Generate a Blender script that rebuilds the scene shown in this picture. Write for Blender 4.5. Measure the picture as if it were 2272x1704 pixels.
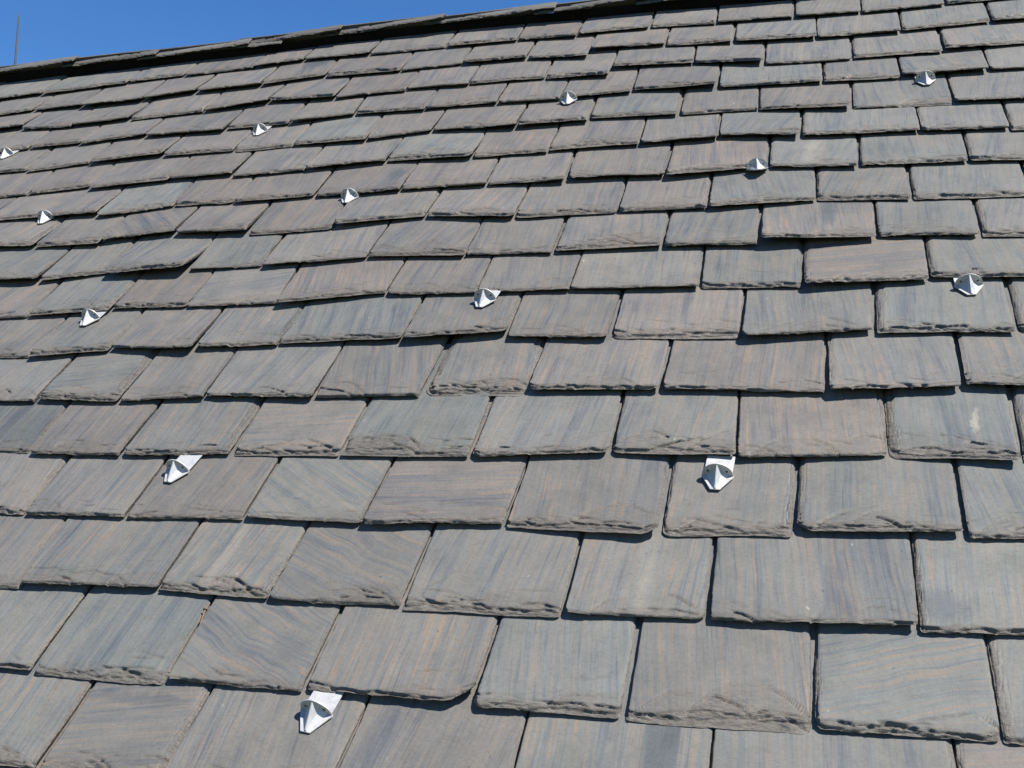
import bpy, bmesh, math, random
import numpy as np
from mathutils import Matrix, Vector

# ------------------------------------------------------------------ scene, camera, light
scene = bpy.context.scene
for o in list(bpy.data.objects):
    bpy.data.objects.remove(o)

PITCH = math.radians(45.0)
UV = np.array([[1, 0, 0],
               [0, math.cos(PITCH), math.sin(PITCH)],
               [0, -math.sin(PITCH), math.cos(PITCH)]], float)   # rows: along eaves, up the slope, normal
ORIGIN = np.array([0.0, 0.0, 4.0])
S = 0.20                       # metres per course exposure
F_PX, IW, IH = 2300.0, 2272.0, 1704.0
RV = np.array([2.22655595, 0.132118629, -0.304579762])
TV = np.array([-2.28932789, 3.22338058, 8.06035113])

def rodrigues(r):
    th = np.linalg.norm(r); k = r / th
    K = np.array([[0, -k[2], k[1]], [k[2], 0, -k[0]], [-k[1], k[0], 0]])
    return np.eye(3) + math.sin(th) * K + (1 - math.cos(th)) * K @ K

RC = rodrigues(RV)                       # roof axes -> camera axes (x right, y down, z forward)
CAM_UVW = -RC.T @ TV * S                 # camera in roof coordinates, metres

def world(u, v, w):
    return ORIGIN + UV.T @ np.array([u, v, w])

def on_roof(px, py, w):
    """point of the roof (u, v) seen at a photo position, at height w above the deck"""
    ray = RC.T @ np.array([(px - IW / 2) / F_PX, (py - IH / 2) / F_PX, 1.0])
    lam = (w - CAM_UVW[2]) / ray[2]
    p = CAM_UVW + ray * lam
    return np.array([p[0], p[1]])

cam_data = bpy.data.cameras.new('camera')
cam = bpy.data.objects.new('camera', cam_data)
scene.collection.objects.link(cam)
cam_data.sensor_width = 36.0
cam_data.lens = 36.0 * F_PX / IW
cam_data.clip_start = 0.02
cam_data.clip_end = 3000.0
M3 = UV.T @ RC.T @ np.diag([1, -1, -1])
m4 = np.eye(4); m4[:3, :3] = M3; m4[:3, 3] = world(*CAM_UVW)
cam.matrix_world = Matrix(m4.tolist())
scene.camera = cam
scene.render.resolution_x, scene.render.resolution_y = 1024, 768

sun_dir = UV.T @ np.array([0.52, 0.42, 0.76]); sun_dir /= np.linalg.norm(sun_dir)
SUN_EL = math.asin(sun_dir[2]); SUN_AZ = math.atan2(sun_dir[0], sun_dir[1])
wd = bpy.data.worlds.new('World'); scene.world = wd; wd.use_nodes = True
nt = wd.node_tree; nt.nodes.clear()
sky = nt.nodes.new('ShaderNodeTexSky'); sky.sky_type = 'NISHITA'
sky.sun_disc = False; sky.sun_elevation = SUN_EL; sky.sun_rotation = SUN_AZ
sky.altitude = 300.0; sky.air_density = 1.0; sky.dust_density = 0.0; sky.ozone_density = 4.0
bg = nt.nodes.new('ShaderNodeBackground'); bg.inputs['Strength'].default_value = 0.080
wo = nt.nodes.new('ShaderNodeOutputWorld')
hs = nt.nodes.new('ShaderNodeHueSaturation'); hs.inputs['Saturation'].default_value = 1.25; hs.inputs['Hue'].default_value = 0.506   # the camera's colour rendering
nt.links.new(sky.outputs['Color'], hs.inputs['Color'])
nt.links.new(hs.outputs['Color'], bg.inputs['Color']); nt.links.new(bg.outputs[0], wo.inputs['Surface'])

sd = bpy.data.lights.new('sun', 'SUN'); sd.energy = 5.0; sd.angle = math.radians(0.53); sd.color = (1.0, 0.95, 0.88)
so = bpy.data.objects.new('sun', sd); scene.collection.objects.link(so)
so.rotation_euler = Vector((-sun_dir).tolist()).to_track_quat('-Z', 'Y').to_euler()
so.location = (6, -8, 14)

scene.cycles.max_bounces = 4; scene.cycles.diffuse_bounces = 2; scene.cycles.glossy_bounces = 2
scene.view_settings.view_transform = 'Standard'
scene.view_settings.look = 'None'
scene.view_settings.exposure = 1.02
scene.view_settings.gamma = 1.0

# ------------------------------------------------------------------ helpers
def link(name, me, mat=None, parent=None):
    o = bpy.data.objects.new(name, me); scene.collection.objects.link(o)
    if mat: me.materials.append(mat)
    if parent: o.parent = parent
    return o

def empty(name, loc=(0, 0, 0)):
    o = bpy.data.objects.new(name, None); scene.collection.objects.link(o); o.location = loc
    o.empty_display_size = 0.05
    return o

def tag(o, label=None, cat=None, group=None, kind=None):
    if label: o['label'] = label
    if cat: o['category'] = cat
    if group: o['group'] = group
    if kind: o['kind'] = kind
    return o

def _h(n):
    n = (n.astype(np.int64) * 374761393 + 668265263) & 0x7fffffff
    n = ((n ^ (n >> 13)) * 1274126177) & 0x7fffffff
    return ((n ^ (n >> 16)) & 0xffff) / 65535.0

def n1(x, seed):
    i = np.floor(x); f = x - i; f = f * f * (3 - 2 * f)
    a = _h(i + seed * 7919); b = _h(i + 1 + seed * 7919)
    return (a + (b - a) * f) * 2 - 1

def fbm1(x, seed, oct=4):
    s = 0; a = 1.0; t = 0
    for k in range(oct):
        s = s + a * n1(x * 2 ** k + 17.3 * k, seed + k); t += a; a *= 0.55
    return s / t

def n2(x, y, seed):
    i = np.floor(x); j = np.floor(y); f = x - i; g = y - j
    f = f * f * (3 - 2 * f); g = g * g * (3 - 2 * g)
    k = lambda p, q: _h(p + q * 5701 + seed * 104729)
    a = k(i, j); b = k(i + 1, j); c = k(i, j + 1); d = k(i + 1, j + 1)
    return ((a + (b - a) * f) * (1 - g) + (c + (d - c) * f) * g) * 2 - 1

def fbm2(x, y, seed, oct=3):
    s = 0; a = 1.0; t = 0
    for k in range(oct):
        s = s + a * n2(x * 2 ** k + 9.1 * k, y * 2 ** k + 3.7 * k, seed + k); t += a; a *= 0.5
    return s / t

# ------------------------------------------------------------------ materials
class NT:
    def __init__(s, name):
        s.m = bpy.data.materials.new(name); s.m.use_nodes = True
        s.t = s.m.node_tree; s.t.nodes.clear()
    def n(s, typ, **kw):
        nd = s.t.nodes.new(typ)
        for k, v in kw.items():
            setattr(nd, k, v)
        return nd
    def put(s, sock, v):
        if v is None: return
        if hasattr(v, 'is_output') or isinstance(v, bpy.types.NodeSocket): s.t.links.new(v, sock)
        elif isinstance(v, (tuple, list)) and len(v) == 3 and sock.type == 'RGBA': sock.default_value = (*v, 1)
        else: sock.default_value = v
    def math(s, op, a, b=None, c=None, clamp=False):
        nd = s.n('ShaderNodeMath', operation=op); nd.use_clamp = clamp
        s.put(nd.inputs[0], a); s.put(nd.inputs[1], b); s.put(nd.inputs[2], c)
        return nd.outputs[0]
    def vmath(s, op, a, b=None):
        nd = s.n('ShaderNodeVectorMath', operation=op)
        s.put(nd.inputs[0], a); s.put(nd.inputs[1], b)
        return nd.outputs[0]
    def mix(s, fac, a, b, blend='MIX'):
        nd = s.n('ShaderNodeMix', data_type='RGBA', blend_type=blend)
        s.put(nd.inputs[0], fac); s.put(nd.inputs[6], a); s.put(nd.inputs[7], b)
        return nd.outputs[2]
    def noise(s, vec, scale, detail=3, rough=0.55, dist=0.0):
        nd = s.n('ShaderNodeTexNoise')
        s.put(nd.inputs['Vector'], vec); nd.inputs['Scale'].default_value = scale
        nd.inputs['Detail'].default_value = detail; nd.inputs['Roughness'].default_value = rough
        nd.inputs['Distortion'].default_value = dist
        return nd.outputs['Fac']
    def ramp(s, fac, stops, interp='LINEAR'):
        nd = s.n('ShaderNodeValToRGB'); s.put(nd.inputs[0], fac)
        cr = nd.color_ramp; cr.interpolation = interp
        while len(cr.elements) < len(stops): cr.elements.new(0.5)
        for e, (p, c) in zip(cr.elements, stops):
            e.position = p; e.color = (*c, 1) if isinstance(c, tuple) else (c, c, c, 1)
        return nd.outputs[0]
    def maprange(s, v, a, b, c=0.0, d=1.0):
        nd = s.n('ShaderNodeMapRange'); s.put(nd.inputs[0], v)
        for i, q in enumerate((a, b, c, d)): nd.inputs[1 + i].default_value = q
        return nd.outputs[0]
    def attr(s, name, obj=True):
        nd = s.n('ShaderNodeAttribute'); nd.attribute_name = name
        nd.attribute_type = 'OBJECT' if obj else 'GEOMETRY'
        return nd.outputs['Fac']
    def out(s, bsdf):
        o = s.n('ShaderNodeOutputMaterial'); s.t.links.new(bsdf.outputs[0], o.inputs['Surface'])
        return s.m

def slate_material():
    T = NT('striped_slate')
    tc = T.n('ShaderNodeTexCoord'); inf = T.n('ShaderNodeObjectInfo')
    rnd = inf.outputs['Random']
    rot = T.n('ShaderNodeVectorRotate', rotation_type='Z_AXIS')
    T.put(rot.inputs['Vector'], tc.outputs['Object']); T.put(rot.inputs['Angle'], T.attr('grain'))
    off = T.n('ShaderNodeCombineXYZ')
    T.put(off.inputs[0], T.math('MULTIPLY', rnd, 37.0)); T.put(off.inputs[1], T.math('MULTIPLY', rnd, 91.0))
    T.put(off.inputs[2], T.math('MULTIPLY', rnd, 53.0))
    p = T.vmath('ADD', rot.outputs[0], off.outputs[0])
    # slow bending of the bands
    w = T.math('SUBTRACT', T.noise(p, 5.0, 2), 0.5)
    bend = T.n('ShaderNodeCombineXYZ'); T.put(bend.inputs[0], T.math('MULTIPLY', w, T.attr('bend')))
    pw = T.vmath('ADD', p, bend.outputs[0])
    st = lambda sx, sy: T.vmath('MULTIPLY', pw, (sx, sy, 6.0))
    wide = T.noise(st(17, 0.9), 1.0, 2, 0.6)
    mid = T.noise(st(95, 4.0), 1.0, 2, 0.65)
    fine = T.noise(st(300, 10.0), 1.0, 1, 0.7)
    blot = T.noise(p, 9.0, 4, 0.68)
    v = T.math('ADD', T.math('MULTIPLY', wide, 0.42), T.math('MULTIPLY', mid, 0.58))
    v = T.math('ADD', v, T.math('MULTIPLY', T.math('SUBTRACT', fine, 0.5), 0.50))
    cool = T.ramp(v, [(0.27, (0.062, 0.075, 0.084)), (0.40, (0.093, 0.101, 0.102)), (0.52, (0.112, 0.116, 0.108)),
                      (0.62, (0.121, 0.120, 0.108)), (0.74, (0.140, 0.131, 0.112))])
    warm = T.ramp(v, [(0.27, (0.068, 0.069, 0.076)), (0.40, (0.094, 0.089, 0.087)), (0.51, (0.112, 0.101, 0.092)),
                      (0.62, (0.122, 0.106, 0.092)), (0.74, (0.148, 0.121, 0.096))])
    col = T.mix(T.attr('warm'), cool, warm)
    # ochre threads
    och = T.noise(st(130, 3.0), 1.3, 1, 0.6)
    om = T.math('MULTIPLY', T.maprange(och, 0.54, 0.67), T.maprange(blot, 0.38, 0.56))
    om = T.math('MULTIPLY', om, T.math('MULTIPLY', T.attr('ochre'), 0.78, clamp=True))
    col = T.mix(om, col, (0.164, 0.119, 0.084))
    # blue grey veins
    dm = T.math('MULTIPLY', T.maprange(wide, 0.43, 0.33), T.maprange(blot, 0.48, 0.62))
    col = T.mix(T.math('MULTIPLY', dm, 0.5), col, (0.049, 0.056, 0.068))
    # one stain or mineral patch where the slate has it
    sx = T.n('ShaderNodeSeparateXYZ'); T.put(sx.inputs[0], tc.outputs['Object'])
    wob = T.math('MULTIPLY', T.math('SUBTRACT', blot, 0.5), 0.045)
    ex = T.math('DIVIDE', T.math('ADD', T.math('SUBTRACT', sx.outputs[0], T.attr('patch_x')), wob), T.attr('patch_w'))
    ey = T.math('DIVIDE', T.math('ADD', T.math('SUBTRACT', sx.outputs[1], T.attr('patch_y')), wob), T.attr('patch_h'))
    er = T.math('ADD', T.math('MULTIPLY', ex, ex), T.math('MULTIPLY', ey, ey))
    er = T.math('ADD', er, T.math('MULTIPLY', T.math('SUBTRACT', mid, 0.5), 1.8))
    er = T.math('ADD', er, T.math('MULTIPLY', T.math('SUBTRACT', fine, 0.5), 1.5))
    pm = T.math('MULTIPLY', T.maprange(er, 1.15, 0.25), T.maprange(v, 0.38, 0.58, 0.6, 1.0))
    pcol = T.mix(T.attr('patch_pale'), (0.050, 0.059, 0.069), (0.223, 0.209, 0.172))
    col = T.mix(T.math('MULTIPLY', pm, T.attr('patch')), col, pcol)
    # mottling
    mot = T.noise(p, 170.0, 2, 0.75)
    col = T.mix(1.0, col, T.ramp(mot, [(0.25, 0.87), (0.5, 1.0), (0.78, 1.09)]), 'MULTIPLY')
    col = T.mix(1.0, col, T.ramp(blot, [(0.3, 0.84), (0.5, 1.0), (0.7, 1.10)]), 'MULTIPLY')
    # scratches, mineral specks, dark pits
    sp = T.noise(st(150, 50), 1.0, 1, 0.5)
    col = T.mix(T.math('MULTIPLY', T.maprange(sp, 0.775, 0.80), T.maprange(blot, 0.55, 0.62)), col, (0.265, 0.260, 0.239))
    col = T.mix(T.math('MULTIPLY', T.maprange(sp, 0.225, 0.19), 0.7), col, (0.042, 0.045, 0.048))
    # dressed / flaked edge: raw, browner stone in thin layers
    chip = T.attr('chip', False)
    fr = T.noise(T.vmath('MULTIPLY', tc.outputs['Object'], (46.0, 170.0, 170.0)), 1.0, 3, 0.75)
    raw = T.ramp(fr, [(0.30, (0.040, 0.035, 0.030)), (0.48, (0.087, 0.078, 0.067)), (0.72, (0.140, 0.124, 0.107))])
    col = T.mix(T.math('MULTIPLY', chip, 0.80, clamp=True), col, raw)
    br = T.n('ShaderNodeCombineColor'); b = T.attr('tone')
    for i in range(3): T.put(br.inputs[i], b)
    col = T.mix(1.0, col, br.outputs[0], 'MULTIPLY')
    # relief: cleavage flakes (stepped), grain, raw edge
    fl = T.noise(T.vmath('MULTIPLY', p, (11.0, 24.0, 10.0)), 1.0, 3, 0.62)
    stp = T.math('SNAP', fl, 0.09)
    h = T.math('MULTIPLY', stp, T.math('ADD', T.math('MULTIPLY', chip, 2.6), T.attr('flake')))
    h = T.math('ADD', h, T.math('MULTIPLY', mot, 0.06))
    h = T.math('ADD', h, T.math('MULTIPLY', T.math('MULTIPLY', fr, chip), 1.6))
    bp = T.n('ShaderNodeBump'); bp.inputs['Strength'].default_value = 0.8; bp.inputs['Distance'].default_value = 0.0030
    T.put(bp.inputs['Height'], h)
    bs = T.n('ShaderNodeBsdfPrincipled')
    T.put(bs.inputs['Base Color'], col); T.put(bs.inputs['Normal'], bp.outputs[0])
    T.put(bs.inputs['Roughness'], T.maprange(mid, 0.3, 0.7, 0.58, 0.74))
    bs.inputs['Specular IOR Level'].default_value = 0.3
    return T.out(bs)

def zinc_material():
    T = NT('bright_zinc')
    tc = T.n('ShaderNodeTexCoord'); inf = T.n('ShaderNodeObjectInfo')
    off = T.n('ShaderNodeCombineXYZ'); T.put(off.inputs[0], T.math('MULTIPLY', inf.outputs['Random'], 20.0))
    p = T.vmath('ADD', tc.outputs['Object'], off.outputs[0])
    a = T.noise(p, 60.0, 4, 0.6); sp = T.noise(p, 480.0, 3, 0.6)
    col = T.ramp(a, [(0.3, (0.338, 0.343, 0.349)), (0.55, (0.427, 0.427, 0.422)), (0.75, (0.450, 0.445, 0.427))])
    col = T.mix(T.math('MULTIPLY', T.maprange(sp, 0.52, 0.70), T.maprange(a, 0.45, 0.6)), col, (0.315, 0.270, 0.253))
    bp = T.n('ShaderNodeBump'); bp.inputs['Strength'].default_value = 0.25; bp.inputs['Distance'].default_value = 0.0006
    T.put(bp.inputs['Height'], T.noise(p, 220.0, 3))
    bs = T.n('ShaderNodeBsdfPrincipled'); T.put(bs.inputs['Base Color'], col); T.put(bs.inputs['Normal'], bp.outputs[0])
    bs.inputs['Metallic'].default_value = 0.30
    T.put(bs.inputs['Roughness'], T.maprange(a, 0.3, 0.7, 0.45, 0.6))
    return T.out(bs)

def plain(name, c1, c2, scale, rough=0.8, metal=0.0, bump=0.0):
    T = NT(name); tc = T.n('ShaderNodeTexCoord')
    a = T.noise(tc.outputs['Object'], scale, 5, 0.6)
    bs = T.n('ShaderNodeBsdfPrincipled'); T.put(bs.inputs['Base Color'], T.mix(T.maprange(a, 0.3, 0.7), c1, c2))
    bs.inputs['Roughness'].default_value = rough; bs.inputs['Metallic'].default_value = metal
    if max(c2) < 0.05: bs.inputs['Specular IOR Level'].default_value = 0.08
    if bump:
        bp = T.n('ShaderNodeBump'); bp.inputs['Distance'].default_value = bump; T.put(bp.inputs['Height'], a)
        T.put(bs.inputs['Normal'], bp.outputs[0])
    return T.out(bs)

SLATE = slate_material()
ZINC = zinc_material()
HOLE_SHADE = plain('hole_shade_dark', (0.03, 0.03, 0.035), (0.05, 0.05, 0.055), 200, 0.6, 0.3)  # dark colour stands in for the shade inside the face plate's holes
FELT = plain('black_roofing_felt', (0.008, 0.008, 0.009), (0.014, 0.013, 0.013), 40, 0.9, 0, 0.002)
RIDGE_SHADE = plain('ridge_gap_shade', (0.005, 0.005, 0.005), (0.010, 0.009, 0.008), 30, 0.85, 0, 0.002)  # near-black colour stands in for the shade in the gap under the ridge slates
GROUND = plain('ground_grass', (0.045, 0.065, 0.025), (0.075, 0.085, 0.035), 0.3, 0.9)
RODMAT = plain('dull_grey_metal', (0.08, 0.08, 0.085), (0.12, 0.115, 0.11), 30, 0.5, 0.5)
NAILMAT = plain('rusted_steel', (0.10, 0.05, 0.03), (0.22, 0.13, 0.08), 400, 0.7, 0.2)
COURSES = {
'A':"l-60,1095;l-420,1600 l185,1665 l540,1160;l195,1668 l875,1740 l1205,1200;l890,1738 m28,1850 m300,1295;m45,1850 m1043,1935 m1195,1370;m1060,1930 n412,2010 n470,1440;n424,2000 n1912,2110 n1800,1500;n1932,2110 n3100,2190 n2750,1560",
'B':"l-150,600;l-560,1030 l165,1105 l505,640;l175,1115 l900,1175 l1205,705;l945,1155 l1690,1215 l1935,745;l1720,1210 m865,1287 m1035,815;m880,1310 m1710,1365 m1825,830;m1750,1375 n1010,1450 n1030,865;n1035,1432 n2090,1500 n2000,905;n2102,1500 n2900,1560 n2760,950",
'C':"g-300,1106;l-500,620 l105,635 l295,240;l110,605 l880,640 l1140,255;l890,655 l1500,695 l1740,290;l1510,700 m470,738 m668,310;m485,750 m1370,795 m1505,350;m1410,778 m2190,815 n478,342;n445,815 n1620,850 n1580,342;n1635,885 n2700,915 n2560,380",
'D':"g-150,835;l-500,190 l120,215 g435,860;l135,222 l690,238 g1020,880;l705,240 l1350,245 g1725,865;l1385,250 m255,275 h390,870;m262,265 m1055,278 h1212,880;m1070,295 m1910,335 h2090,890;m1957,335 n905,335 i830,885;n940,325 n1870,330 i1788,890;n1905,352 n2800,365 i2640,895",
'E':"g-150,510;g-480,820 g150,828 g415,540;g195,840 g720,850 g982,535;g755,848 g1400,840 g1620,508;g1425,838 g2070,845 h228,515;h50,850 h830,855 h978,505;h865,862 h1700,840 h1785,480;h1720,830 i440,838 i462,475;i455,855 i1375,848 i1355,470;i1385,855 i2190,870 i2140,470;i2230,880 i2950,885 i2850,470",
'F':"g-120,240;g-420,515 g200,520 g462,240;g235,512 g695,525 g960,230;g750,520 g1245,490 g1455,190;g1258,485 g1915,490 g2090,195;g1925,492 h530,480 h702,185;h560,465 h1195,465 h1315,150;h1200,455 h2000,450 h2090,150;i5,447 i990,465 i1000,120;i1022,440 i1830,420 i1792,95;i1860,420 i2750,440 i2640,90",
'G':"d-100,985;g-400,255 g165,240 d425,965;g170,235 g650,205 d900,915;g690,190 g1160,185 d1370,910;g1200,185 g1700,170 d1885,885;g1710,160 h425,125 e562,850;h432,120 h1075,85 e1180,818;h1080,120 h1690,125 e1785,830;h1720,118 i465,125 f503,810;i485,115 i1270,80 f1298,780;i1325,92 i2165,80 f2110,755;i2190,80 i2950,85 f2830,750",
'H':"d-170,770;d-420,985 d160,970 d380,740;d165,960 d665,925 d868,710;d680,918 d1135,905 d1312,690;d1140,908 d1685,882 d1825,655;d1697,875 e328,820 e463,610;e337,828 e885,820 e990,595;e895,820 e1455,806 e1540,575;e1463,797 f215,780 f253,545;f230,782 f850,778 f855,540;f868,755 f1632,728 f1605,480;f1642,728 f2650,715 f2540,470",
'I':"d-200,555;d-380,745 d215,733 d435,540;d238,745 d638,697 d830,500;d645,692 d1130,650 d1315,470;d1145,682 d1595,652 d1745,465;d1605,652 e210,605 e358,395;e220,595 e810,585 e925,385;e822,590 e1350,575 e1435,375;e1370,570 e2025,537 e2075,325;f5,538 f577,530 f598,310;f597,478 f1308,468 f1295,260;f1322,466 f1935,460 f1905,250;f1967,468 f2700,470 f2600,250",
'J':"d-220,390;d-360,560 d190,540 d405,365;d225,537 d600,512 d775,350;d605,498 d1060,442 d1235,285;d1075,452 d1500,432 d1655,270;d1522,465 d2028,425 d2095,290;d2040,392 e565,348 e685,190;e582,345 e1110,347 e1215,165;e1127,360 e1748,322 e1812,130;e1762,316 f265,290 f298,100;f277,280 f935,250 f935,60;f947,248 f1512,238 f1497,50;f1545,240 f2255,215 f2195,25;f2275,220 f2900,215 f2800,20",
'K':"d110,235;d-90,380 d580,325 d752,170;d588,350 d1057,290 d1190,130;d1065,285 d1415,266 d1572,105;d1437,262 d1922,222 d2055,58;d1930,227 e415,182 e535,25;e427,190 e945,162 e1025,5;e957,158 e1428,122 b1487,930;e1450,112 e2040,95 b2085,880;c15,1055 c620,1005 c658,850;c668,1012 c1192,1005 c1197,835;c1212,1005 c1870,980 c1838,805;c1882,980 c2650,965 c2570,800",
'L':"a-50,1090;d-260,260 d158,217 d335,72;d167,215 d540,172 d700,35;d547,178 d1025,126 a1178,950;d1037,128 d1410,100 a1558,922;d1430,105 d1862,66 a2000,880;d1870,58 b328,975 b447,842;b337,975 b855,940 b950,790;b865,955 b1322,920 b1400,770;b1332,915 b1885,878 b1932,720;b1895,870 c337,830 c360,685;c347,822 c830,810 c850,665;c860,828 c1575,798 c1548,640;c1585,800 c2120,780 c2078,620;c2137,785 c2850,760 c2770,600",
'M':"a-60,930;a-250,1075 a150,1037 a325,905;a160,1048 a542,992 a690,865;a552,998 a992,943 a1130,825;a1003,950 a1425,918 a1547,795;a1432,922 a1788,885 a1915,748;a1793,880 b203,842 b310,705;b212,845 b610,790 b705,665;b622,790 b1125,755 b1200,630;b1137,750 b1570,720 b1625,590;b1582,715 c83,688 c125,555;c107,692 c580,662 c585,530;c588,660 c1145,637 c1156,500;c1172,648 c1775,620 c1742,465;c1790,618 c2600,585 c2510,440",
'N':"a-80,830;a-230,955 a168,905 a287,790;a178,905 a478,875 a630,765;a490,878 a885,825 a1015,715;a897,825 a1365,787 a1478,660;a1385,785 a1765,755 a1880,625;a1777,737 b132,692 b212,580;b145,690 b567,657 b655,545;b577,662 b1012,625 b1080,510;b1022,625 b1398,600 b1465,480;b1407,593 b1835,550 b1880,435;b1852,540 c325,498 c355,385;c342,533 c975,495 c975,375;c987,492 c1453,467 c1437,345;c1467,462 c1995,425 c1962,295;c2007,415 c2750,370 c2660,250",
'O':"a-120,730;a-250,820 a130,775 a290,660;a137,783 a430,765 a575,650;a437,772 a787,728 a935,615;a797,727 a1238,675 a1355,555;a1247,672 a1638,607 a1765,497;a1647,605 a2048,578 b112,462;b22,593 b450,545 b538,425;b462,540 b837,515 b910,400;b847,508 b1305,470 b1358,355;b1317,468 b1700,442 b1745,335;b1717,408 c183,380 c203,265;c192,372 c610,356 c630,255;c627,386 c1150,355 c1150,235;c1172,348 c1715,307 c1688,180;c1732,280 c2330,245 c2280,125",
'P':"a-50,625;a-180,730 a190,678 a355,570;a200,672 a482,638 a605,535;a492,640 a862,600 a962,490;a872,597 a1190,547 a1325,450;a1202,550 a1592,505 a1700,400;a1600,508 a1972,452 b35,355;b-20,462 b417,427 b500,320;b427,425 b797,385 b868,282;b807,385 b1195,352 b1250,245;b1205,350 b1570,328 b1620,215;b1587,300 b2045,270 b2080,165;c10,268 c415,240 c440,140;c447,252 c940,227 c940,105;c947,224 c1455,187 c1447,65;c1467,180 c2005,125 c1977,10;c2020,125 c2750,70 c2660,-40",
'Q':"a-50,510;a-200,620 a240,562 a378,455;a247,565 a775,498 a918,390;a785,495 a1120,452 a1252,362;a1127,455 a1550,407 a1665,312;a1555,407 a1862,360 a1955,268;a1870,358 b225,317 b325,222;b237,325 b695,280 b780,165;b703,272 b1132,237 b1195,140;b1145,235 b1500,207 b1560,92;b1507,200 b1945,157 b1990,45;b1962,158 c320,135 c340,37;c332,130 c800,97 c805,0;c815,95 c1210,67 c1212,-20;c1222,70 c1720,22 c1713,-75;c1740,12 c2330,-40 c2290,-135",
}

# ------------------------------------------------------------------ the ground and the roof body
def mesh_py(name, verts, faces):
    me = bpy.data.meshes.new(name); me.from_pydata([tuple(map(float, v)) for v in verts], [], faces); me.update()
    return me

g = link('ground', mesh_py('ground', [(-1500, -1500, 0), (1500, -1500, 0), (1500, 1500, 0), (-1500, 1500, 0)], [(0, 1, 2, 3)]), GROUND)
g.location.z = -2.0; tag(g, kind='structure')

roof = empty('slate_roof', world(0, 0, 0).tolist())
tag(roof, 'steep roof of striped grey and tan slates rising to a lapped ridge', 'roof')
roof_m = Matrix.Translation(Vector(world(0, 0, 0).tolist()))

def place(o, u, v, w, ang=0.0, parent=None, tilt=0.0, roll=0.0):
    """put an object on the slope: local x along the eaves, y up the slope, z off it"""
    B = Matrix([[*UV[:, 0]], [*UV[:, 1]], [*UV[:, 2]]]).to_4x4()
    m = Matrix.Translation(Vector(world(u, v, w).tolist())) @ B @ Matrix.Rotation(ang, 4, 'Z') @ Matrix.Rotation(tilt, 4, 'X') @ Matrix.Rotation(roll, 4, 'Y')
    o.parent = parent
    o.matrix_world = m if parent is None else m
    if parent is roof:
        o.matrix_basis = roof_m.inverted() @ m
    return o

RW = 0.084                       # height of the ridge slates' lower edge above the deck
ridge_px = [(-70, 162), (163, 138), (345, 119), (550, 96), (756, 68), (982, 41), (1232, 17), (1480, -8), (1800, -38), (2140, -68)]
RP = [on_roof(x, y, RW) for x, y in ridge_px]
RP = [RP[0] - np.array([.64, 0]), RP[0] - np.array([.32, 0])] + RP + [RP[-1] + np.array([0.33, 0.0]), RP[-1] + np.array([0.66, 0.0])]
def ridge_low(u): return float(np.interp(u, [p[0] for p in RP], [p[1] for p in RP]))
CREST = 0.040
RIDGE_V = max(p[1] for p in RP) + CREST
def prism(name, u0, u1, v0, v1, w0, w1):
    vs = [(u, v, w) for u in (u0, u1) for v in (v0, v1) for w in (w0, w1)]
    return mesh_py(name, vs, [(0, 1, 3, 2), (4, 6, 7, 5), (0, 4, 5, 1), (2, 3, 7, 6), (0, 2, 6, 4), (1, 5, 7, 3)])

U0, U1 = -4.2, 3.4
d = link('roof_deck', prism('roof_deck', U0, U1, -1.2, min(p[1] for p in RP) + CREST, -0.03, -0.004), FELT); place(d, 0, 0, 0, 0, roof)
# rear slope, mirrored over the ridge
zr = RIDGE_V - 0.03
rs = link('rear_slope', mesh_py('rear_slope', [(U0, zr * math.cos(PITCH), zr * math.sin(PITCH)), (U1, zr * math.cos(PITCH), zr * math.sin(PITCH)),
          (U1, zr * math.cos(PITCH) * 2 + 1.0, -1.0), (U0, zr * math.cos(PITCH) * 2 + 1.0, -1.0)], [(0, 1, 2, 3)]), FELT, roof)
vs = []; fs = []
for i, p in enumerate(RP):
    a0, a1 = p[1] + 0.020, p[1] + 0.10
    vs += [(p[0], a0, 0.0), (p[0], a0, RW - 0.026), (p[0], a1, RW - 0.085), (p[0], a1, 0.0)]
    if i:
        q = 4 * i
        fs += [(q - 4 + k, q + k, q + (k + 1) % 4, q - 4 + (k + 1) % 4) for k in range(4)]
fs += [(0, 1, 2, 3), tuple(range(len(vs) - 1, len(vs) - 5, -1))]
d = link('ridge_shade_board', mesh_py('ridge_shade_board', vs, fs), RIDGE_SHADE); place(d, 0, 0, 0, 0, roof)  # board coloured black so the space beneath the ridge slates reads as deep shade

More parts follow.
